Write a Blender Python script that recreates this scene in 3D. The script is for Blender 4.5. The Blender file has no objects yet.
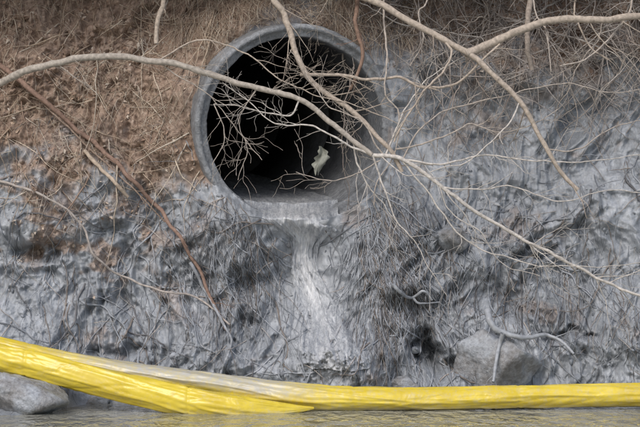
import bpy, math, random
import numpy as np
from mathutils import Vector
random.seed(7); rng=np.random.default_rng(11)
scene=bpy.context.scene
CAMY=-20.0; CZ=2.135
WATER=0.28
# ------------------------------------------------------------- helpers
def at(u,v,y):
    """point in the world at depth y (u, v are image pixels, a grid of 1 cm on the plane y=0)"""
    s=(y-CAMY)/20.0
    return ((u-320)/100*s, y, CZ+(213.5-v)/100*s)
_p=rng.permutation(256); _p=np.concatenate([_p,_p,_p])
_g=rng.normal(size=(256,2)); _g/=np.linalg.norm(_g,axis=1)[:,None]
def pn(x,y,seed=0):
    x=np.asarray(x,float)+seed*17.31; y=np.asarray(y,float)+seed*9.73
    xi=np.floor(x).astype(int); yi=np.floor(y).astype(int)
    xf=x-xi; yf=y-yi
    u=xf**3*(xf*(xf*6-15)+10); v=yf**3*(yf*(yf*6-15)+10)
    def gr(i,j,a,b):
        h=_p[(_p[i&255]+j)&255]; g=_g[h]
        return g[...,0]*a+g[...,1]*b
    n00=gr(xi,yi,xf,yf); n10=gr(xi+1,yi,xf-1,yf)
    n01=gr(xi,yi+1,xf,yf-1); n11=gr(xi+1,yi+1,xf-1,yf-1)
    return ((n00*(1-u)+n10*u)*(1-v)+(n01*(1-u)+n11*u)*v)*1.5
def fbm(x,y,o=4,seed=0,gain=.5):
    a=1.;t=0.;f=1.
    for i in range(o):
        t=t+a*pn(x*f,y*f,seed+i*3); a*=gain; f*=2.03
    return t
def ss(a,b,x):
    t=np.clip((x-a)/(b-a),0,1); return t*t*(3-2*t)
def G(x,c,w): return np.exp(-((x-c)/w)**2)

# ------------------------------------------------------------- pipe axis
PC=np.array([-0.235,0.82,3.03]); YAW=math.radians(14); PIT=math.radians(4.8)
AX=np.array([-math.sin(YAW)*math.cos(PIT),math.cos(YAW)*math.cos(PIT),math.sin(PIT)])
RIN,ROUT=0.94,1.075
def axdist(x,y,z):
    P=np.stack([x-PC[0],y-PC[1],z-PC[2]],-1)
    l=P@AX
    return np.linalg.norm(P-l[...,None]*AX,axis=-1)

# ------------------------------------------------------------- bank surface
ZP=[-3.0,-1.0,0.10,0.30,0.6,1.0,2.0,3.0,4.3,5.0,6.0,7.0,7.6,8.2,12]
YP=[-300,-6.0,-0.5,0.0,0.15,0.32,0.75,1.15,1.75,2.4,4.0,7.5,16,60,500]
def streamx(z): return -0.14+.05*np.sin(z*3)+.16*(2.1-z)*ss(1.9,1.2,z)
def surf(x,z):
    x=np.asarray(x,float); z=np.asarray(z,float)
    y=np.interp(z,ZP,YP)
    k=ss(-1.2,0.1,z)*(1-ss(6.5,8,z))
    wx=x+0.25*fbm(x*.9,z*.9,2,21); wz=z+0.25*fbm(x*.9,z*.9,2,27)
    d=0.26*fbm(wx*.45,wz*.6,3,1)
    d+=0.15*fbm(wx*1.5,wz*1.3,4,5,.5)
    r=1-np.abs(fbm(wx*2.2,wz*1.5,4,9,.5)); d+=-0.12*(r-.7)
    r2=1-np.abs(fbm(wx*6+.3*wz,wz*2.4,4,19,.55)); d+=-0.07*(r2-.7)
    brown=1-ashmask(x,z)
    d+=(0.038+.04*brown)*fbm(wx*7,wz*5,4,14,.57)
    st=fbm(wx*13+1.5*pn(x*2,z*2,31),wz*2.4,3,41,.6)
    d+=0.024*st*(1-ss(2.6,3.6,z))
    lump=np.abs(fbm(x*9,z*9,4,51,.6)); patch=ss(-.1,.5,fbm(x*.8,z*.9,2,53))
    d+=-(0.014+.04*np.maximum(brown,.6*patch))*lump
    # pipe surroundings
    rr=axdist(x,np.full_like(x,1.0),z)
    dx=(x-PC[0])/np.maximum(rr,.1); dz=(z-PC[2])/np.maximum(rr,.1)
    cov=np.clip(ss(-.1,.45,dx)*(1-ss(.35,.8,dz))+ss(.45,.8,-dz),0,1)
    cov=np.clip(cov+.35*fbm(x*3,z*3,3,61)*(cov>0.02),0,1)
    front=PC[1]+.25*(x-PC[0])+.078*(z-PC[2])
    tgt=front+.27-.36*cov
    w=1-ss(1.1,1.75,rr)
    y2=y*(1-.9*w)+tgt*.9*w
    y2=y2+(.22-.12*ss(.5,.85,-dz))*cov*(1-ss(.94,1.02,rr))
    d=d*(1-.66*w)
    # gully under the outfall
    wxx=x+.08*fbm(x*3,z*3,3,63)
    wd=0.34+0.10*(2.1-z)
    g=np.exp(-(np.abs(wxx-streamx(z))/wd)**3)*ss(.75,1.3,z)*(1-ss(1.7,2.1,z))
    y2=y2+0.36*g
    y2=y2-0.30*G(wxx,.66,.32)*G(z,1.40,.75)
    y2=y2-0.22*G(wxx,-1.0,.45)*G(z,1.35,.6)
    mz=z+.14*fbm(x*3,z*3,3,66)
    y2=y2-0.42*np.exp(-(np.abs(wxx-.12)/.46)**3-(np.abs(mz-.55)/.38)**3)-0.05*lump*G(x,.1,.5)*G(z,.65,.35)
    cz=z+.12*fbm(x*4,z*4,3,68); cx=x+.15*fbm(x*4,z*4,3,69)
    y2=y2+0.6*G(cx,1.12,.14)*G(cz,.72,.13)+.35*G(cx,1.5,.22)*G(cz,.58,.08)+.2*G(cx,-2.0,.3)*G(cz,.68,.07)
    y2=y2+0.25*G(cx,-2.95,.18)*G(cz,1.75,.10)+.2*G(cx,-.75,.1)*G(cz,.95,.15)+.2*G(cx,2.5,.3)*G(cz,.9,.05)+.2*G(cx,2.2,.25)*G(cz,1.75,.05)
    y2=y2-1.5*(1-ss(-2.9,-1.7,x))*(1-ss(.2,.75,z))*ss(-1,0,z)
    return y2+d*k*(1-.5*g)
def ashmask(x,z):
    zb=np.interp(x,[-6,-3.2,-2.2,-1.5,-1.1,-.8,.5,.8,1.1,2,3.2,6],[2.6,2.65,2.5,2.35,2.6,4.1,4.15,4.1,3.95,3.8,3.75,3.7])
    n=fbm(x*1.7,z*1.7,4,71,.6)
    a=ss(-.30,.30,(zb-z)+.6*n)
    patch=ss(.22,.5,fbm(x*1.3+4,z*1.9,4,81,.6))*(1-ss(-2.0,-.9,x))*ss(.6,1.2,z)
    patch2=ss(.45,.8,fbm(x*1.6+9,z*2,4,87,.6))*.4
    return np.clip(a*(1-.8*patch)*(1-patch2),0,1)
def palemask(x,z):
    n=.5*fbm(x*4,z*3,4,111,.6)
    m=G(x,.1,.5)*ss(.3,.5,z)*(1-ss(1.0,1.3,z))+G(x,streamx(z),.34)*ss(.8,1.2,z)*(1-ss(2.1,2.25,z))
    return np.clip(m*(1+n)+.4*ss(.05,.6,fbm(x*1.1,z*1.5,4,113,.6)),0,1)

# ------------------------------------------------------------- mesh utils
def mesh_from(name,V,F,mat,smooth=True,cols=None,attrs=None,parent=None):
    V=np.asarray(V,np.float32); F=np.asarray(F,np.int32)
    me=bpy.data.meshes.new(name); n=F.shape[1]
    me.vertices.add(len(V)); me.vertices.foreach_set('co',V.ravel())
    me.loops.add(F.size); me.loops.foreach_set('vertex_index',F.ravel())
    me.polygons.add(len(F)); me.polygons.foreach_set('loop_start',np.arange(0,F.size,n,dtype=np.int32))
    me.polygons.foreach_set('loop_total',np.full(len(F),n,np.int32))
    me.polygons.foreach_set('use_smooth',np.full(len(F),smooth))
    me.update(calc_edges=True); me.validate()
    if cols is not None:
        c=np.ones((len(V),4),np.float32); c[:,:3]=cols
        a=me.color_attributes.new('Col','FLOAT_COLOR','POINT'); a.data.foreach_set('color',c.ravel())
    if attrs:
        for k,v in attrs.items():
            a=me.attributes.new(k,'FLOAT','POINT'); a.data.foreach_set('value',np.asarray(v,np.float32).ravel())
    me.materials.append(mat)
    ob=bpy.data.objects.new(name,me); scene.collection.objects.link(ob)
    if parent: ob.parent=parent
    return ob
def tubes(P,R,sides):
    N,K,_=P.shape
    T=np.gradient(P,axis=1); T/=np.linalg.norm(T,axis=2,keepdims=True)+1e-9
    ref=np.array([.13,1,.21]); ref/=np.linalg.norm(ref)
    A=np.cross(T,ref); A/=np.linalg.norm(A,axis=2,keepdims=True)+1e-9
    B=np.cross(T,A)
    th=np.arange(sides)/sides*2*np.pi
    V=P[:,:,None,:]+R[:,:,None,None]*(np.cos(th)[None,None,:,None]*A[:,:,None,:]+np.sin(th)[None,None,:,None]*B[:,:,None,:])
    idx=np.arange(N*K*sides).reshape(N,K,sides)
    a=idx[:,:-1,:]; b=idx[:,1:,:]
    F=np.stack([a,np.roll(a,-1,2),np.roll(b,-1,2),b],-1).reshape(-1,4)
    return V.reshape(-1,3),F
def merge_obj(name,parts,mat):
    Vs=[];Fs=[];Cs=[];o=0
    for (P,R,sides,col) in parts:
        V,F=tubes(P,R,sides); N,K,_=P.shape
        c=np.broadcast_to(col if col.ndim==3 else col[:,None,:],(N,K,3))
        Vs.append(V);Fs.append(F+o);Cs.append(np.repeat(c.reshape(N*K,3),sides,axis=0)); o+=len(V)
    return mesh_from(name,np.concatenate(Vs),np.concatenate(Fs),mat,True,cols=np.concatenate(Cs))

# ------------------------------------------------------------- materials
def newmat(name):
    m=bpy.data.materials.new(name); m.use_nodes=True
    nt=m.node_tree; b=nt.nodes['Principled BSDF']
    return m,nt,b
def N_(nt,t): return nt.nodes.new(t)
def noise(nt,scale,detail=5,rough=.6,coord=None,dist=0):
    n=N_(nt,'ShaderNodeTexNoise'); n.inputs['Scale'].default_value=scale
    n.inputs['Detail'].default_value=min(detail,5); n.inputs['Roughness'].default_value=rough
    n.inputs['Distortion'].default_value=dist
    if coord: nt.links.new(coord,n.inputs['Vector'])
    return n
def ramp(nt,inp,stops):
    r=nt.nodes.new('ShaderNodeValToRGB'); e=r.color_ramp.elements
    while len(e)<len(stops): e.new(.5)
    for i,(p,c) in enumerate(stops):
        e[i].position=p; e[i].color=(c[0],c[1],c[2],1) if hasattr(c,'__len__') else (c,c,c,1)
    nt.links.new(inp,r.inputs[0]); return r
def mixc(nt,f,a,b,mode='MIX'):
    m=nt.nodes.new('ShaderNodeMix'); m.data_type='RGBA'; m.blend_type=mode
    for s,v in ((0,f),(6,a),(7,b)):
        if hasattr(v,'links') or hasattr(v,'is_linked'): nt.links.new(v,m.inputs[s])
        elif s==0: m.inputs[0].default_value=v
        else: m.inputs[s].default_value=(*v,1)
    return m.outputs[2]
def bump(nt,h,strength,dist,normal=None):
    b=nt.nodes.new('ShaderNodeBump'); b.inputs['Strength'].default_value=strength; b.inputs['Distance'].default_value=dist
    nt.links.new(h,b.inputs['Height'])
    if normal: nt.links.new(normal,b.inputs['Normal'])
    return b.outputs[0]
def objco(nt,scale=(1,1,1)):
    t=nt.nodes.new('ShaderNodeTexCoord')
    m=nt.nodes.new('ShaderNodeMapping'); m.inputs['Scale'].default_value=scale
    nt.links.new(t.outputs['Object'],m.inputs[0]); return m.outputs[0]
def attr(nt,n):
    a=N_(nt,'ShaderNodeAttribute'); a.attribute_name=n; return a

mb,nt,b=newmat('ash_and_soil')
co=objco(nt); cs=objco(nt,(5,1,.9))
a=attr(nt,'ash'); pa=attr(nt,'pale')
n1=noise(nt,2.2,5,.65,co); n2=noise(nt,18,5,.7,co); n3=noise(nt,5,4,.65,cs)
ashc=ramp(nt,n1.outputs[0],[(.32,(.222,.242,.268)),(.5,(.31,.335,.368)),(.68,(.41,.44,.48))])
ashc=mixc(nt,.5,ashc.outputs[0],ramp(nt,n3.outputs[0],[(.3,(.32,.32,.32)),(.7,(.72,.72,.72))]).outputs[0],'OVERLAY')
ashc=mixc(nt,.35,ashc,ramp(nt,n2.outputs[0],[(.3,(.22,.22,.22)),(.5,(.5,.5,.5)),(.7,(.8,.8,.79))]).outputs[0],'OVERLAY')
ashc=mixc(nt,pa.outputs['Fac'],ashc,mixc(nt,.45,ashc,(.55,.575,.61)))
soil=ramp(nt,n2.outputs[0],[(.3,(.16,.12,.10)),(.46,(.33,.255,.205)),(.6,(.47,.38,.315)),(.75,(.61,.53,.46))])
soil2=ramp(nt,n1.outputs[0],[(.35,(.78,.70,.64)),(.65,(1.,.97,.95))])
soilc=mixc(nt,1.,soil.outputs[0],soil2.outputs[0],'MULTIPLY')
col=mixc(nt,a.outputs['Fac'],soilc,ashc)
nt.links.new(col,b.inputs['Base Color'])
rr_=ramp(nt,n1.outputs[0],[(.38,.22),(.62,.45)])
ro=mixc(nt,a.outputs['Fac'],(.85,.85,.85),rr_.outputs[0]); nt.links.new(ro,b.inputs['Roughness'])
nb=bump(nt,n2.outputs[0],.7,.022)
nt.links.new(nb,b.inputs['Normal']); b.inputs['Specular IOR Level'].default_value=.55

def colmat(name,rough=.75,bs=40,spec=.3,var=.5):
    m,nt,b=newmat(name); c=attr(nt,'Col')
    co=objco(nt); n=noise(nt,bs,2,.6,co)
    r=ramp(nt,n.outputs[0],[(.3,1-var),(.7,1.0)])
    cc=mixc(nt,1.,c.outputs['Color'],r.outputs[0],'MULTIPLY')
    nt.links.new(cc,b.inputs['Base Color']); b.inputs['Roughness'].default_value=rough
    b.inputs['Specular IOR Level'].default_value=spec
    return m
m_bark=colmat('bare_bark',.8,30,.25,.45); m_grass=colmat('dead_grass',.85,15,.15,.2)
m_root=colmat('ash_coated_root',.45,20,.45,.35); m_leaf=colmat('dead_leaf',.8,20,.2,.4)
m_clod=colmat('ash_clod',.55,30,.4,.35)

# ------------------------------------------------------------- terrain mesh
xs=np.concatenate([-np.geomspace(300,4.3,30),np.arange(-4.2,4.21,.0125),np.geomspace(4.3,300,30)])
zs=np.concatenate([[-3,-2,-1.3,-.9,-.6,-.4,-.25],np.arange(-.12,5.0,.0125),np.geomspace(5.05,12,40)])
X,Z=np.meshgrid(xs,zs); Y=surf(X,Z)
V=np.stack([X,Y,Z],-1).reshape(-1,3)
nx,nz=len(xs),len(zs); idx=np.arange(nx*nz).reshape(nz,nx)
F=np.stack([idx[:-1,:-1],idx[:-1,1:],idx[1:,1:],idx[1:,:-1]],-1).reshape(-1,4)
fc=V[F].mean(1)
keep=~((axdist(fc[:,0],fc[:,1],fc[:,2])<RIN+.025)&(fc[:,1]<9))
F=F[keep]
mesh_from('river_bank',V,F,mb,True,attrs={'ash':ashmask(X,Z),'pale':palemask(X,Z)})

# ------------------------------------------------------------- pipe
mp,nt,b=newmat('weathered_concrete')
co=objco(nt); g=attr(nt,'inside_shade')
n1=noise(nt,3,5,.65,co); n2=noise(nt,25,5,.7,co)
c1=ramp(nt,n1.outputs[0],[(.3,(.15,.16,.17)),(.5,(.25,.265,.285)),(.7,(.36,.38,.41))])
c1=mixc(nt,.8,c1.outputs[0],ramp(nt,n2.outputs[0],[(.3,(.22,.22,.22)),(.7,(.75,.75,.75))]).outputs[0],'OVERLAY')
c2=mixc(nt,g.outputs['Fac'],c1,(.040,.040,.044))  # shade inside the pipe is painted: base colour goes near black with depth
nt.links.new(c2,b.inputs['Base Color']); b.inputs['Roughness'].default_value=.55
nt.links.new(bump(nt,n2.outputs[0],.8,.015,bump(nt,n1.outputs[0],.7,.04)),b.inputs['Normal'])
prof=[(ROUT,3.0),(ROUT,.9),(ROUT,.35),(ROUT,.10),(ROUT,.03),(ROUT-.012,.006),(ROUT-.03,0),(ROUT-.055,-.002),(ROUT-.065,.05),(ROUT-.075,.055),(RIN+.02,.055),(RIN+.004,.065),(RIN,.08),(RIN,.13),(RIN,.2),(RIN,.3),(RIN,.45),(RIN,.6),(RIN,.8),(RIN,1.0),(RIN,1.3),(RIN,1.6),(RIN,2.0),(RIN,2.38),(RIN+.03,2.40),(RIN+.03,2.43),(RIN,2.45),(RIN,3.5),(RIN,4.88),(RIN+.03,4.9),(RIN+.03,4.93),(RIN,4.95),(RIN,9),(.01,9.0)]
U1=np.cross(AX,[0,0,1]); U1/=np.linalg.norm(U1); U2=np.cross(U1,AX)
S=200; th=np.arange(S)/S*2*np.pi; V=[];ins=[]
for k,(r,l) in enumerate(prof):
    rr=r+.010*fbm(np.cos(th)*3+l*2,np.sin(th)*3,3,3)*(l<3)+.007*np.abs(pn(np.cos(th)*14+l*5,np.sin(th)*14,5))*(l<1)
    ll=l+.012*fbm(np.cos(th)*6,np.sin(th)*6,3,7)*(l<.2)
    V.append(PC+AX*np.atleast_1d(ll)[:,None]+rr[:,None]*(np.cos(th)[:,None]*U1+np.sin(th)[:,None]*U2))
    lit_low=np.clip(-np.sin(th)*.9+np.cos(th)*1.0+.05+.2*pn(th*3,th*0+l,9),0,1)  # lower-right wall kept paler, its lit strip put into the colour
    bore_shade=(k>=12)*np.clip((l-.03)/(.35+.9*lit_low),0,1)*(1-.95*lit_low*math.exp(-max(l,0)/5))
    ins.append(np.ones(S)*bore_shade)
V=np.concatenate(V); idx=np.arange(len(prof)*S).reshape(-1,S)
F=np.stack([idx[:-1],np.roll(idx[:-1],-1,1),np.roll(idx[1:],-1,1),idx[1:]],-1).reshape(-1,4)
mesh_from('concrete_drain_pipe',V,F,mp,True,attrs={'inside_shade':np.concatenate(ins)})

# ------------------------------------------------------------- slurry stream
ms,nt,b=newmat('ash_slurry')
cs=objco(nt,(9,2,.9)); n=noise(nt,4,5,.7,cs,.6); n2=noise(nt,22,5,.7,objco(nt)); wa=attr(nt,'froth')
c=ramp(nt,n.outputs[0],[(.32,(.27,.292,.322)),(.5,(.39,.415,.45)),(.66,(.56,.585,.62))])
cw=ramp(nt,n.outputs[0],[(.30,(.42,.44,.475)),(.5,(.66,.68,.71)),(.62,(.84,.86,.88))])
c=mixc(nt,wa.outputs['Fac'],c.outputs[0],cw.outputs[0])
c=mixc(nt,.4,c,ramp(nt,n2.outputs[0],[(.3,(.3,.3,.3)),(.7,(.75,.75,.75))]).outputs[0],'OVERLAY')
nt.links.new(c,b.inputs['Base Color']); b.inputs['Roughness'].default_value=.25
nt.links.new(bump(nt,n.outputs[0],.7,.025,bump(nt,n2.outputs[0],.6,.015)),b.inputs['Normal'])
rows=[];fr_=[];W=140
tt=np.linspace(-1,1,W)
SED=.13
for l in np.linspace(8,.22,60):
    c=PC+AX*l; hz=-(RIN-SED); hw=math.sqrt(RIN**2-hz**2)+.03
    rowp=c+U2*hz+ (tt*hw)[:,None]*(U1)
    rowp[:,2]+=.014*fbm(tt*4,tt*0+l*2,3,4)+.04*np.abs(tt)**3
    rows.append(rowp); fr_.append(.45*G(tt,.1,.45)+.15)
lip=rows[-1].copy(); xl=lip[:,0]
for q in np.linspace(0,1,220)[1:]:
    z=lip[:,2]-(.10*ss(0,.05,q)*.25+q*1.60)-.03*np.abs(tt)**2*ss(0,.06,q)
    narrow=1-.58*ss(.07,.30,q)+.50*ss(.5,1,q)+.06*pn(q*5,0.3,12)*ss(.05,.15,q)
    cx_=xl.mean()*(1-ss(.05,.25,q))+streamx(z)*ss(.05,.25,q)
    x=cx_+(xl-xl.mean())*narrow+ .05*pn(tt*3,q*4+tt*0,8)*ss(.03,.12,q)
    ys=surf(x,z)
    edge=np.abs(tt)+.3*fbm(tt*3,q*7+tt*0,3,44)*ss(.05,.12,q)
    off=.06-.15*np.clip(edge,0,1.3)**3+.022*fbm(tt*8,q*6+tt*0,3,16)
    y=ys-off
    # rolls over the sill, then clings to the mud face
    sill=lip[:,1]-.55*ss(0,.09,q)+.30*np.abs(tt)**2*ss(.03,.1,q)+.02*fbm(tt*6,q*3+tt*0,3,18)
    m=ss(.08,.15,q)
    y=sill*(1-m)+y*m
    rows.append(np.stack([x,y,z],-1))
    fr_.append(np.clip(G(tt,0.05*math.sin(q*9),.45)*(1-.6*ss(.4,.9,q))+.35*fbm(tt*5,q*5+tt*0,3,46),0,1)*ss(-.05,.08,q))
V=np.concatenate(rows); idx=np.arange(len(V)).reshape(-1,W)
F=np.stack([idx[:-1,:-1],idx[:-1,1:],idx[1:,1:],idx[1:,:-1]],-1).reshape(-1,4)
mesh_from('ash_slurry_stream',V,F,ms,attrs={'froth':np.concatenate(fr_)})

# ------------------------------------------------------------- strands
def strands(x0,z0,ang,length,K,curl,lift,base=.004,grav=0.,wav=0.):
    n=len(x0); t=np.linspace(0,1,K)
    th=ang[:,None]+np.cumsum(rng.normal(0,curl,(n,K)),1)
    if grav: th=th+( -np.pi/2-th)*np.clip(t[None,:]*grav,0,1)
    if wav: th=th+wav*np.sin(t[None,:]*rng.uniform(4,16,(n,1))+rng.uniform(0,6.3,(n,1)))
    st=(length/(K-1))[:,None]
    x=x0[:,None]+np.concatenate([np.zeros((n,1)),np.cumsum(np.cos(th[:,1:])*st,1)],1)
    z=z0[:,None]+np.concatenate([np.zeros((n,1)),np.cumsum(np.sin(th[:,1:])*st,1)],1)
    z=np.maximum(z,WATER-.08)
    y=surf(x,z)-base-lift[:,None]*np.sin(np.pi*np.clip(t*.95+.02,0,1))[None,:]**.8
    P=np.stack([x,y,z],-1)
    ok=(axdist(x,y,z)>RIN+.06)|(y>PC[1]+AX[1]*9)
    ok=ok.all(1)
    return P[ok],ok
def scatter(n,x0,x1,z0,z1,dens=None):
    x=rng.uniform(x0,x1,n); z=rng.uniform(z0,z1,n)
    if dens is not None:
        k=rng.uniform(0,1,n)<dens(x,z); x=x[k];z=z[k]
    return x,z
def taper(n,K,r,end=.3):
    return r[:,None]*np.linspace(1,end,K)[None,:]
def pal(n,cols,jit=.15):
    c=np.array(cols)[rng.integers(0,len(cols),n)]
    return c*rng.uniform(1-jit,1+jit,(n,1))
TAN=[(.70,.60,.48),(.60,.49,.38),(.48,.37,.28),(.76,.68,.57),(.36,.26,.20)]
GREYB=[(.48,.44,.41),(.40,.36,.33),(.54,.50,.47),(.33,.29,.26),(.58,.54,.50)]
ASH=[(.34,.367,.405),(.40,.43,.47),(.28,.30,.335),(.47,.50,.54),(.22,.24,.27)]
ROOTC=[(.36,.387,.425),(.41,.44,.48),(.28,.30,.33),(.46,.485,.525),(.17,.17,.18),(.26,.23,.21)]
def blend(col,x,z,target,amt=.9):
    m=(ashmask(x,z)*amt)[:,None]; return col*(1-m)+target*m
def d_grass(x,z):
    cl=ss(-.25,.35,fbm(x*1.4,z*1.4,3,91))
    return (1-ashmask(x,z))*(.2+.8*cl)*np.where(x>.9,.45,1)
x,z=scatter(14000,-5,5,1.2,5.6,d_grass)
n=len(x); ang=-np.pi/2+rng.normal(0,1.0,n); L=rng.gamma(3,.055,n)+.05
P,ok=strands(x,z,ang,L,6,.18,rng.uniform(0,.08,n),.004,.5)
n=len(P); r=rng.uniform(.0015,.0035,n)
c=pal(n,TAN)
x,z=x[ok],z[ok]; c=blend(c,x,z,pal(n,ASH),.8); c=np.where((x>.9)[:,None],c*.5+pal(n,GREYB)*.5,c)
parts=[(P,taper(n,6,r),3,c)]
x,z=scatter(2000,-1.6,1.3,3.98,5.0); n=len(x)
P,ok=strands(x,z,-np.pi/2+rng.normal(0,.7,n),rng.uniform(.12,.45,n),8,.16,rng.uniform(.02,.25,n),.004,.7)
n=len(P); parts.append((P,taper(n,8,rng.uniform(.0015,.003,n)),3,pal(n,TAN)))
merge_obj('dead_grass',parts,m_grass)

parts=[]
for (nn,x0,x1,z0,z1,Lm,rm,pl,lf,spr,am) in [
    (800,-5,-.9,2.2,5.2,.3,.005,TAN,.05,1.1,.4),
    (90,-5,-1.0,2.4,5.2,.8,.007,TAN,.12,.9,.1),
    (900,.9,5,3.3,5.2,.45,.0045,GREYB,.22,1.1,.3),
    (420,.9,5,3.5,5.2,.9,.006,GREYB,.5,1.0,.1),
    (300,-5,5,.5,3.2,.3,.004,ASH,.05,.9,.9),
    (170,-5,5,.6,3.2,.35,.005,GREYB,.06,.9,.0),
    (350,-1.2,1.0,4.05,5.0,.4,.004,TAN,.1,1.0,.1)]:
    x,z=scatter(nn,x0,x1,z0,z1); n=len(x)
    P,ok=strands(x,z,-np.pi/2+rng.normal(0,spr,n),rng.uniform(.4,1.6,n)*Lm,9,.13,rng.uniform(0,lf,n),.008)
    n=len(P); x,z=x[ok],z[ok]
    parts.append((P,taper(n,9,rng.uniform(.5,1.5,n)*rm,.35),4,blend(pal(n,pl,.2),x,z,pal(n,ASH,.2),am)))
merge_obj('brush_tangle',parts,m_bark)

# ash coated roots matted on the face
parts=[]
def d_root(x,z): return ashmask(x,z)*ss(.0,.55,fbm(x*1.1+3,z*1.1,3,95))
x,z=scatter(2400,-4.5,4.5,.45,3.1,d_root); n=len(x)
fl=-np.pi/2+.35*np.sin(x*2)+.7*pn(x*1.5,z*1.5,6)
P,ok=strands(x,z,fl+rng.normal(0,.35,n),rng.uniform(.12,.6,n),12,.12,rng.uniform(0,.01,n),-.001,.3,.25)
n=len(P); parts.append((P,taper(n,12,rng.uniform(.002,.0045,n),.2),4,pal(n,ROOTC)))
for (nn,xc,xw,zc,zw,bend,lm) in [(360,.62,.16,1.9,.28,.22,1.2),(150,.95,.24,1.75,.35,.0,.9),(190,-1.15,.32,1.8,.35,.35,.8),(100,-.78,.10,1.8,.3,.15,.8),(90,.6,.16,1.2,.3,0,.7),(130,1.9,.5,1.6,.4,-.2,.7),(100,2.8,.4,1.5,.4,0,.7),(80,-2.4,.5,1.4,.4,.1,.6)]:
    x=rng.normal(xc,xw,nn); z=rng.normal(zc,zw,nn)
    P,ok=strands(x,z,-np.pi/2+bend+rng.normal(0,.2,nn)+.6*pn(x*3,z*2,5),rng.gamma(4,.2,nn)*lm,24,.085,rng.uniform(0,.06,nn),.0,.3,.26)
    n=len(P); parts.append((P,taper(n,24,rng.uniform(.002,.008,n),.2),5,pal(n,ROOTC)))
x,z=scatter(200,-4,4.2,.5,2.6); n=len(x)
P,ok=strands(x,z,-np.pi/2+rng.normal(0,.8,n),rng.uniform(.4,1.3,n),24,.14,rng.uniform(.0,.05,n),.002,0,.3)
n=len(P); parts.append((P,taper(n,24,rng.uniform(.005,.014,n),.3),6,pal(n,ROOTC)))
merge_obj('exposed_roots',parts,m_root)

# ------------------------------------------------------------- leaf litter & clods
x,z=scatter(15000,-5,5,1.0,5.6,lambda x,z:(1-ashmask(x,z))*ss(-.3,.3,fbm(x*2,z*2,3,99)))
y=surf(x,z); k=axdist(x,y,z)>ROUT+.04; x,y,z=x[k],y[k],z[k]; n=len(x)
ctr=np.stack([x,y-.012,z],-1)
a1=rng.normal(size=(n,3)); a1/=np.linalg.norm(a1,axis=1)[:,None]
a2=np.cross(a1,rng.normal(size=(n,3))*.6+np.array([0,-1,.5])); a2/=np.linalg.norm(a2,axis=1)[:,None]
a3=np.cross(a1,a2); sz=rng.uniform(.008,.03,n)[:,None]
V=np.stack([ctr-a1*sz*1.3,ctr+a2*sz*.6-a3*sz*.25,ctr+a1*sz*1.3,ctr-a2*sz*.6-a3*sz*.25],1).reshape(-1,3)
q=np.arange(n)[:,None]*4
F=np.concatenate([q+np.array([[0,1,2]]),q+np.array([[0,2,3]])])
lc=pal(n,[(.56,.43,.33),(.66,.55,.45),(.40,.28,.21),(.72,.64,.55),(.48,.34,.26)])
lc=np.where((x>.9)[:,None],lc*.5+np.array([.18,.17,.165]),lc)
mesh_from('leaf_litter',V,F,m_leaf,False,cols=np.repeat(lc,4,0))

import bmesh
bm=bmesh.new(); bmesh.ops.create_icosphere(bm,subdivisions=2,radius=1)
IV=np.array([v.co[:] for v in bm.verts]); IF=np.array([[v.index for v in f.verts] for f in bm.faces]); bm.free()
def clods(name,x,z,s,cols,mat,sink=.3):
    y=surf(x,z); k=axdist(x,y,z)>RIN+.1; x,y,z,s,cols=x[k],y[k],z[k],s[k],cols[k]; n=len(x)
    sc=s[:,None]*rng.uniform(.6,1.3,(n,3))
    A=rng.normal(size=(n,len(IV)))*.09
    ph=rng.uniform(0,9,(n,3))
    D=1+A+.28*np.sin(IV[None,:,0]*3+ph[:,:1])*np.sin(IV[None,:,1]*3+ph[:,1:2]+IV[None,:,2]*2)
    V=IV[None]*D[...,None]*sc[:,None,:]+np.stack([x,y+s*(sink-.3),z],-1)[:,None,:]
    F=(IF[None]+np.arange(n)[:,None,None]*len(IV)).reshape(-1,3)
    mesh_from(name,V.reshape(-1,3),F,mat,True,cols=np.repeat(cols,len(IV),0))
x,z=scatter(6000,-4.5,4.5,.3,4.8,lambda x,z:ss(-.1,.5,fbm(x*1.3,z*1.3,3,105))*(1-.5*ashmask(x,z)))
n=len(x); s=rng.gamma(2,.005,n)+.004
clods('ash_clods',x,z,s,blend(pal(n,[(.36,.26,.20),(.48,.38,.30)]),x,z,pal(n,ASH),1),m_clod)

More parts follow.
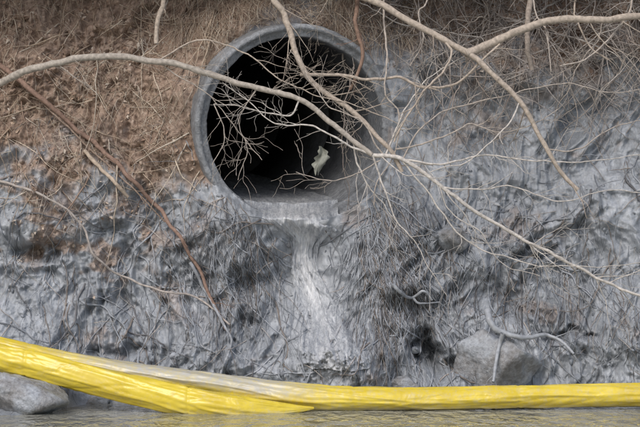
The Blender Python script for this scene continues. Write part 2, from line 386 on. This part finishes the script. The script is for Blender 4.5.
# ------------------------------------------------------------- boulders
mr,nt,b=newmat('boulder_stone')
co=objco(nt); n1=noise(nt,4,5,.65,co); n2=noise(nt,30,5,.7,co)
c=ramp(nt,n1.outputs[0],[(.38,(.19,.185,.18)),(.48,(.28,.285,.295)),(.6,(.36,.385,.42))])
c=mixc(nt,.6,c.outputs[0],ramp(nt,n2.outputs[0],[(.3,(.22,.22,.22)),(.7,(.75,.75,.75))]).outputs[0],'OVERLAY')
nt.links.new(c,b.inputs['Base Color']); b.inputs['Roughness'].default_value=.5
nt.links.new(bump(nt,n2.outputs[0],.7,.015,bump(nt,n1.outputs[0],.8,.05)),b.inputs['Normal'])
def boulder(c,size,seed,rot=0):
    rg=np.random.default_rng(seed)
    bm=bmesh.new(); bmesh.ops.create_icosphere(bm,subdivisions=5,radius=1)
    V=np.array([v.co[:] for v in bm.verts]); F=np.array([[v.index for v in f.verts] for f in bm.faces]); bm.free()
    pl=rg.normal(size=(13,3)); pl/=np.linalg.norm(pl,axis=1)[:,None]; h=rg.uniform(.5,.9,13)
    dd=V@pl.T; t=np.where(dd>.05,h/np.maximum(dd,.05),9); r=np.minimum(-np.log(np.exp(-28*t).sum(1)+math.exp(-28))/28,1.05)
    r=r+.05*fbm(V[:,0]*2+V[:,2],V[:,1]*2+V[:,2]*1.3,5,seed,.6)
    V=V*r[:,None]*np.array(size)
    cr,sr=math.cos(rot),math.sin(rot); x=V[:,0]*cr-V[:,2]*sr; zz=V[:,0]*sr+V[:,2]*cr
    V=np.stack([x,V[:,1],zz],-1)+np.array(c)
    mesh_from('boulder',V,F,mr)
def on(u,v,off=0):
    """bank point seen at image pixel (u,v)"""
    y=1.0
    for i in range(25):
        p=at(u,v,y); y=.5*y+.5*float(surf(np.array([p[0]]),np.array([p[2]]))[0])
    return at(u,v,y-off)
boulder(on(453,238,.16),(.24,.2,.18),3,-.15)
boulder(on(495,362,.16),(.54,.40,.37),17,-.1)
boulder(at(22,398,-1.35),(.45,.35,.27),8,.0)
boulder(on(405,388,0),(.25,.2,.12),12,.0)
boulder(on(98,402,0),(.2,.2,.1),13,.1)

# ------------------------------------------------------------- branches
def crom(pts,K):
    pts=np.array(pts,float); n=len(pts)
    p=np.vstack([2*pts[0]-pts[1],pts,2*pts[-1]-pts[-2]])
    seg=np.linalg.norm(np.diff(pts,axis=0),axis=1); cum=np.concatenate([[0],np.cumsum(seg)])/seg.sum()
    out=[]
    for t in np.linspace(0,1,K):
        i=min(np.searchsorted(cum,t,side='right')-1,n-2); f=(t-cum[i])/(cum[i+1]-cum[i]+1e-9)
        a,b_,c,d=p[i],p[i+1],p[i+2],p[i+3]
        out.append(.5*((2*b_)+(-a+c)*f+(2*a-5*b_+4*c-d)*f*f+(-a+3*b_-3*c+d)*f**3))
    return np.array(out)
def limb(pts,r0,r1,K=48,knob=.12,jit=.5,seed=0):
    P=crom(pts,K); s=seed*3.7
    t=np.linspace(0,1,K); L=np.linalg.norm(np.diff(P,axis=0),axis=1).sum()
    amp=jit*.035*min(1,L)
    f=L*3.2
    P=P+amp*np.stack([fbm(t*f+s,t*0+1.3,3,1),fbm(t*f+s,t*0+5.3,3,2)*1.2,fbm(t*f+s,t*0+9.3,3,3)],-1)*np.sin(np.pi*np.clip(t+.02,0,1))[:,None]**.3
    R=.9*(r0+(r1-r0)*t**.85)*(1+knob*fbm(t*L*9+s,t*0+2.2,3,4))
    return P,R
class Tree:
    def __init__(s,name): s.name=name; s.b={}
    def add(s,P,R,col,sides=8):
        s.b.setdefault((len(P),sides),[]).append((P,R,np.array(col)))
    def build(s,mat=None):
        parts=[]
        for (K,sd),lst in s.b.items():
            parts.append((np.array([a[0] for a in lst]),np.array([a[1] for a in lst]),sd,np.array([a[2] for a in lst])))
        return merge_obj(s.name,parts,mat or m_bark)
def twigs(tree,P,R,n,lmin,lmax,depth,col,seedr,t0=.15,plane=.55,down=0.):
    K=len(P)
    for i in range(n):
        k=seedr.randint(int(K*t0),K-2); T=P[min(k+1,K-1)]-P[k-1]; T/=np.linalg.norm(T)+1e-9
        d=np.array([seedr.gauss(0,1),seedr.gauss(0,plane),seedr.gauss(0,1)]); d-=d@T*T; d/=np.linalg.norm(d)+1e-9
        f=seedr.uniform(.5,1.2); d=T*f+d*seedr.uniform(.4,1.0)+np.array([0,0,-down]); d/=np.linalg.norm(d)
        L=seedr.uniform(lmin,lmax); pts=[P[k]]; q=P[k].copy()
        for j in range(5):
            d=d+np.array([seedr.gauss(0,.2),seedr.gauss(0,.10),seedr.gauss(0,.2)]); d/=np.linalg.norm(d)
            q=q+d*L/5; pts.append(q.copy())
        r0=min(R[k]*.65,.0045+.0065*L)
        c=np.array(col)*seedr.uniform(.85,1.12)
        p,r=limb(pts,r0,.0018,20,.12,.3,seedr.random()*50); tree.add(p,r,c,5)
        if depth>0: twigs(tree,p,r,seedr.randint(1,4),lmin*.5,lmax*.5,depth-1,c,seedr,.2,plane,down)
RS=random.Random(5)
tan=(.56,.48,.40); tan2=(.55,.49,.43); brn=(.30,.20,.15); pale=(.68,.64,.59)
def mk(tree,spec,r0,r1,col,ntw=0,lm=(.2,.6),depth=1,seed=None,sides=10,t0=.15,K=60,down=0,jit=.6):
    pts=[at(*p) for p in spec]
    P,R=limb(pts,r0,r1,K,.12,jit,RS.random()*40 if seed is None else seed); tree.add(P,R,col,sides)
    if ntw: twigs(tree,P,R,ntw,lm[0],lm[1],depth,col,RS,t0,.5,down)
    return P,R
T=Tree('overhanging_tree')
T.add(*limb([(3.4,4.6,6.0),(3.3,4.4,7.0),(3.0,4.2,8.5),(3.2,4.3,10.5),(2.9,4.2,13)],.17,.05,60,.08,.8,3),tan2,14)
mk(T,[(560,-330,4.3),(480,-200,2.6),(400,-60,1.2),(335,-22,.5),(375,2,.3),(412,22,.2),(445,41,.1),(468,54,.05),(490,72,0),(520,102,-.05),(536,128,-.05),(550,155,-.1),(564,176,-.1),(578,190,-.12)],.095,.022,tan,8,(.3,.8),2,t0=.5,K=120)
mk(T,[(465,54,.05),(492,43,.1),(525,30,.15),(560,20,.2),(600,19,.2),(650,14,.3),(760,-10,.5)],.050,.030,tan,12,(.3,.8),2)
mk(T,[(300,-260,3.0),(285,-100,1.5),(272,-12,.5),(284,12,.4),(292,38,.35),(300,62,.3),(312,82,.25),(332,98,.2),(354,112,.15),(372,130,.1),(392,152,.05),(402,172,.05)],.068,.024,tan,14,(.25,.7),2,t0=.45,K=90)
mk(T,[(350,-200,2.6),(352,-60,1.2),(356,0,.5),(357,30,.4),(363,55,.35),(357,75,.3),(350,90,.3)],.06,.018,brn,9,(.1,.35),1,t0=.55)
mk(T,[(300,75,.3),(338,74,.25),(366,78,.2),(398,78,.15),(422,88,.1),(452,86,.1),(474,68,.08),(500,44,.1)],.020,.012,tan,9,(.2,.5),1)
mk(T,[(165,-160,2.6),(163,-40,1.2),(163,0,.9),(158,18,.8),(156,44,.75)],.05,.026,tan,3,(.1,.3),1,t0=.6)
mk(T,[(545,-120,2.),(532,-5,.6),(545,28,.3),(549,50,.2),(551,72,.15)],.02,.006,tan2,6,(.1,.4),1,t0=.5)
mk(T,[(540,-100,2.2),(530,0,.7),(527,40,.5),(532,70,.5)],.05,.03,(.42,.36,.31),4,(.1,.3),1,t0=.5)
mk(T,[(590,-60,1.8),(575,0,.6),(577,22,.4),(592,48,.3),(608,60,.3)],.02,.007,tan,6,(.1,.4),1,t0=.5)
mk(T,[(385,-60,1.6),(384,20,.5),(388,60,.2),(385,90,.1),(398,112,.1),(396,150,.05),(377,182,.05),(374,205,.05)],.016,.006,tan2,9,(.15,.4),1,t0=.3)
mk(T,[(445,41,.1),(452,52,0),(440,75,-.05),(418,100,-.1),(404,120,-.1),(394,142,-.1)],.014,.009,tan,5,(.1,.4),1)
mk(T,[(520,102,-.05),(505,128,-.1),(470,158,-.1),(430,172,-.1)],.011,.005,pale,5,(.2,.4),1)
mk(T,[(545,150,-.05),(575,150,0),(610,128,.1),(650,118,.2)],.009,.005,tan2,5,(.2,.4),1)
mk(T,[(640,-60,1.8),(630,10,.5),(612,36,.3),(586,58,.2),(560,66,.15)],.02,.007,tan2,7,(.2,.5),1,t0=.4)
mk(T,[(440,-80,1.8),(430,-5,.6),(418,12,.5),(424,40,.4),(410,66,.4)],.018,.006,tan2,7,(.2,.5),1,t0=.4)
T.build()
H=Tree('bare_thicket')
for i in range(64):
    x0=RS.uniform(.3,4.6) if i<52 else RS.uniform(-1.8,.4); z0=RS.uniform(3.7,5.3)
    p=np.array([x0,float(surf(np.array([x0]),np.array([z0]))[0]),z0]); a_=RS.uniform(-2.9,-.4)
    L=RS.uniform(.8,2.3) if i<52 else RS.uniform(.3,.8)
    d=np.array([math.cos(a_),-.9,math.sin(a_)*.6]); pts=[p.copy()]
    for j in range(6):
        d=d/np.linalg.norm(d); p=p+d*L/6; pts.append(p.copy()); d=d+np.array([RS.gauss(0,.3),.22,-.12+RS.gauss(0,.25)])
    c_=np.array(RS.choice([tan2,pale,(.46,.40,.36),(.40,.34,.30)]))*RS.uniform(.85,1.05)
    P_,R_=limb(pts,RS.uniform(.007,.013),.003,36,.12,.8,RS.random()*60); H.add(P_,R_,c_,6)
    twigs(H,P_,R_,RS.randint(3,7),.12,.5,1,c_,RS,.2)
H.build()
S=Tree('arching_shrub')
mk(S,[(-70,150,1.3),(-30,105,.9),(5,80,.6),(38,66,.45),(92,58,.35),(150,60,.3),(202,71,.25),(258,88,.2),(300,100,.15),(338,128,.1),(372,155,.05)],.050,.028,(.52,.47,.41),10,(.2,.7),2,K=100,t0=.3)
mk(S,[(372,155,.05),(402,160,0),(440,186,-.05),(500,226,-.05),(560,258,-.1),(605,280,-.1),(650,301,-.1),(720,330,0)],.026,.012,pale,22,(.3,1.0),2,K=90,t0=.03)
for spec,r0,cc,nt_ in [
 ([(300,100,.15),(290,116,.15),(262,112,.2),(238,105,.25),(214,104,.3)],.011,pale,8),
 ([(372,155,.05),(340,140,.05),(310,126,.1),(276,122,.15),(248,100,.2),(222,82,.25)],.014,pale,11),
 ([(372,155,.05),(392,210,0),(412,240,0),(430,268,0),(447,296,.05)],.012,pale,8),
 ([(402,160,0),(440,164,-.05),(486,156,-.05),(530,160,-.1),(590,160,-.1),(650,153,0)],.013,pale,9),
 ([(402,160,0),(430,196,0),(468,240,-.05),(520,262,-.1),(580,268,-.1),(650,262,0)],.011,pale,9),
 ([(395,150,0),(430,142,0),(470,125,0),(500,132,0),(530,126,0),(560,108,.1)],.011,tan2,8),
 ([(160,60,.3),(200,40,.35),(245,52,.3),(280,78,.3),(320,96,.2),(370,110,.1),(410,130,.1)],.011,tan,9),
 ([(338,128,.1),(352,140,.1),(360,170,.1),(384,208,.1),(400,226,.1)],.015,pale,7),
 ([(258,88,.2),(240,118,.2),(246,150,.2),(238,180,.25)],.007,tan2,7),
 ([(214,104,.3),(225,135,.3),(212,165,.3)],.007,tan2,5),
 ([(157,60,.3),(180,78,.3),(210,96,.3),(238,130,.3),(262,160,.25)],.008,tan2,7),
 ([(385,158,.05),(400,120,.05),(412,96,.1),(440,70,.15),(480,50,.2)],.012,pale,7),
 ([(385,158,.05),(360,120,.05),(330,108,.1),(310,80,.15),(290,50,.2)],.010,tan2,7),
 ([(440,186,-.05),(470,190,-.05),(510,186,-.05),(560,200,-.1),(610,190,-.1),(660,196,-.1)],.009,pale,8),
 ([(440,186,-.05),(452,214,-.05),(480,232,-.05),(500,262,-.05),(540,276,-.05)],.008,pale,6),
 ([(380,160,.05),(350,176,.05),(322,180,.1),(296,172,.1)],.007,tan2,5),
 ([(402,160,0),(420,130,.0),(450,108,.1),(500,96,.1),(560,84,.1),(620,92,.1),(660,84,.1)],.010,tan2,9)]:
    mk(S,spec,r0,.004,cc,nt_,(.15,.55),1)
S.build()
def lie(tree,uv,off,r0,r1,col,K=60,ntw=0,lm=(.1,.3)):
    pts=[on(u,v,off) for u,v in uv]
    P,R=limb(pts,r0,r1,K,.12,.7,RS.random()*40)
    ys=surf(P[:,0],P[:,2]); P[:,1]=np.minimum(P[:,1],ys-R*.5)
    tree.add(P,R,col,8)
    if ntw: twigs(tree,P,R,ntw,lm[0],lm[1],1,col,RS)
for col,uv,r0,r1,nt_ in [
  ((.34,.23,.18),[(-10,60),(30,88),(75,128),(105,152),(132,178),(158,208),(178,236),(198,268),(212,300),(226,330)],.036,.018,6),
  ((.58,.48,.38),[(84,150),(100,168),(114,182),(128,197)],.024,.022,0),
  ((.38,.29,.23),[(0,70),(40,100),(90,150),(130,186),(165,222)],.013,.008,5),
  ((.52,.47,.43),[(-10,178),(40,194),(80,222),(95,255),(122,276),(160,290),(200,300),(230,325)],.016,.011,6),
  ((.42,.44,.47),[(190,262),(205,290),(222,320),(230,345),(220,376)],.020,.014,4)]:
    t=Tree('fallen_branch'); lie(t,uv,.08,r0,r1,col,60,nt_); t.build()
gr=(.44,.465,.50)
t=Tree('driftwood_root')
lie(t,[(488,312),(491,322),(502,332),(520,336),(545,334),(562,341),(574,354)],.48,.042,.014,gr,50,4)
lie(t,[(503,333),(499,347),(496,362),(493,382)],.54,.026,.016,gr,40,2)
t.build(m_root)
t=Tree('driftwood_root')
lie(t,[(392,284),(400,292),(412,297),(424,290),(432,300)],.12,.024,.012,gr,30,1)
lie(t,[(412,297),(420,304),(440,302)],.12,.015,.008,gr,30,1)
t.build(m_root)
c0=np.array(at(320,160,.1)); g_=12
uu,vv=np.meshgrid(np.linspace(-1,1,g_),np.linspace(0,1,g_*2))
wid=.012+.055*np.sin(vv*2.9)**1.1*(1+.3*np.sin(vv*23+uu*3))
V=np.stack([c0[0]+uu*wid+.03*np.sin(vv*5),c0[1]+.03*np.sin(uu*3+vv*6)+.03*np.abs(uu),c0[2]+.14-vv*.27+.03*np.sin(uu*6+2)*vv],-1).reshape(-1,3)
idx=np.arange(len(V)).reshape(uu.shape); F=np.stack([idx[:-1,:-1],idx[:-1,1:],idx[1:,1:],idx[1:,:-1]],-1).reshape(-1,4)
mesh_from('dead_leaf',V,F,m_leaf,True,cols=np.tile(np.array([.32,.33,.285]),(len(V),1)))

# ------------------------------------------------------------- containment boom
my,nt,b=newmat('yellow_vinyl')
co=objco(nt); cstr=objco(nt,(1,1.5,1.5)); d=attr(nt,'dirt')
n1=noise(nt,3,4,.6,co); n2=noise(nt,20,5,.75,co); n3=noise(nt,3,3,.5,cstr,.8)
c=ramp(nt,n1.outputs[0],[(.3,(.64,.48,.04)),(.6,(.78,.61,.06)),(.8,(.80,.66,.13))])
ad=nt.nodes.new('ShaderNodeMath'); ad.operation='MULTIPLY_ADD'; nt.links.new(n2.outputs[0],ad.inputs[0]); ad.inputs[1].default_value=1.4; ad.inputs[2].default_value=-.64
ad2=nt.nodes.new('ShaderNodeMath'); ad2.operation='ADD'; ad2.use_clamp=True; nt.links.new(ad.outputs[0],ad2.inputs[0]); nt.links.new(d.outputs['Fac'],ad2.inputs[1])
c=mixc(nt,ad2.outputs[0],c.outputs[0],(.50,.50,.48))
nt.links.new(c,b.inputs['Base Color']); b.inputs['Roughness'].default_value=.27; b.inputs['Specular IOR Level'].default_value=.55
nt.links.new(bump(nt,n3.outputs[0],.4,.05),b.inputs['Normal'])
def boom(name,spec,dirtf,seed,parent,folds=1.):
    K=800; S=72
    ctr=crom([at(p[0],p[1],p[2]) for p in spec],K)
    tk=ctr[:,0]; xs_=np.array([at(p[0],p[1],p[2])[0] for p in spec])
    rz=np.interp(tk,xs_,[p[3] for p in spec]); ry=np.interp(tk,xs_,[p[4] for p in spec])
    th=np.arange(S)/S*2*np.pi; TH,KX=np.meshgrid(th,tk)
    cs_,sn=np.cos(TH),np.sin(TH)
    w=.05*fbm(KX*.9+seed,sn*1.0+cs_*.5,2,seed)
    cr=1-np.abs(fbm(KX*.8+sn*.9+cs_*.6,cs_*1.1-sn*.7+KX*.2,2,seed+2))*2.6; w+=.10*folds*np.maximum(cr,0)**1.2
    cr2=1-np.abs(fbm(KX*1.7-sn*.9,cs_*1.1+sn*.9+KX*.6,1,seed+8))*5; w-=.05*folds*np.maximum(cr2,0)**1.2
    sm=((KX+.45)%1.55)-.775; w-=.06*np.exp(-(sm/.012)**2); w+=.02*np.exp(-(np.abs(sm)-.05)**2/.0006)*np.sin(TH*14+seed)
    R=1+w
    dz=sn*rz[:,None]*R; dy=cs_*ry[:,None]*R
    V=np.stack([np.broadcast_to(ctr[:,0:1],TH.shape),ctr[:,1:2]+dy,ctr[:,2:3]+dz],-1)
    dirt=dirtf(KX,TH,V[...,2])
    idx=np.arange(K*S).reshape(K,S)
    F=np.stack([idx[:-1],np.roll(idx[:-1],-1,1),np.roll(idx[1:],-1,1),idx[1:]],-1).reshape(-1,4)
    return mesh_from(name,V.reshape(-1,3),F,my,True,attrs={'dirt':dirt},parent=parent)
E=bpy.data.objects.new('containment_boom',None); scene.collection.objects.link(E)
main=[(-700,250,.2,.08,.08),(-300,300,-.3,.08,.08),(-60,330,-.7,.07,.09),(0,344,-.85,.07,.1),(60,359,-.95,.08,.12),(130,372,-1.0,.09,.14),(200,383,-1.05,.105,.15),(300,396,-1.1,.122,.16),(400,399,-1.1,.105,.14),(500,397,-1.05,.108,.14),(640,395,-1.0,.11,.14),(900,394,-1.0,.11,.14),(1500,394,-1.3,.11,.14)]
boom('float_tube',main,lambda X,TH,Z:.75*(1-ss(-.6,.2,X))*ss(-2.9,-1.6,X)*ss(-.5,.3,np.sin(TH))+.45*(1-ss(.0,.06,Z-WATER))+.0,3,E)
fr=[(-700,262,.1,.09,.07),(-300,312,-.45,.1,.07),(-60,343,-.95,.12,.09),(0,358,-1.1,.125,.09),(60,372,-1.2,.125,.10),(130,389,-1.3,.13,.11),(200,404,-1.4,.135,.12),(240,409,-1.4,.12,.12),(280,410,-1.35,.07,.08),(314,408,-1.3,.01,.02)]
boom('folded_skirt',fr,lambda X,TH,Z:.35*(1-ss(-.02,.06,Z-WATER))-.1,9,E,1.2)

# ------------------------------------------------------------- water
mw,nt,b=newmat('river_water')
co=objco(nt,(1,.45,1)); n1=noise(nt,6,3,.55,co,.4); n2=noise(nt,1.2,3,.5,co)
c=ramp(nt,n2.outputs[0],[(.35,(.27,.27,.23)),(.65,(.38,.38,.335))]); nt.links.new(c.outputs[0],b.inputs['Base Color'])
b.inputs['Roughness'].default_value=.07; b.inputs['IOR'].default_value=1.33
nt.links.new(bump(nt,n1.outputs[0],1.,.08),b.inputs['Normal'])
wv=[(-300,-300,WATER),(300,-300,WATER),(300,1.5,WATER),(-300,1.5,WATER)]
mesh_from('river_water',wv,[[0,1,2,3]],mw)

# ------------------------------------------------------------- light, world, camera
el,rot=math.radians(46),math.radians(203)
w=bpy.data.worlds.new('World'); scene.world=w; w.use_nodes=True
nt=w.node_tree; bg=nt.nodes['Background']; sk=nt.nodes.new('ShaderNodeTexSky'); sk.sky_type='NISHITA'
sk.sun_disc=False; sk.sun_elevation=el; sk.sun_rotation=rot; sk.dust_density=3; sk.ozone_density=1
nt.links.new(sk.outputs[0],bg.inputs[0]); bg.inputs[1].default_value=.15
sd=bpy.data.lights.new('sun','SUN'); sd.energy=1.3; sd.angle=math.radians(30); sd.color=(1,.97,.92)
so=bpy.data.objects.new('sun',sd); scene.collection.objects.link(so)
dv=Vector((math.sin(rot)*math.cos(el),math.cos(rot)*math.cos(el),math.sin(el)))
so.rotation_euler=dv.to_track_quat('Z','Y').to_euler()
cam=bpy.data.cameras.new('camera'); cam.lens=112.5; cam.sensor_width=36; cam.clip_end=2000
cob=bpy.data.objects.new('camera',cam); scene.collection.objects.link(cob)
cob.location=(0,CAMY,CZ); cob.rotation_euler=(math.radians(90),0,0); scene.camera=cob
scene.view_settings.view_transform='Standard'; scene.view_settings.look='None'; scene.view_settings.exposure=0
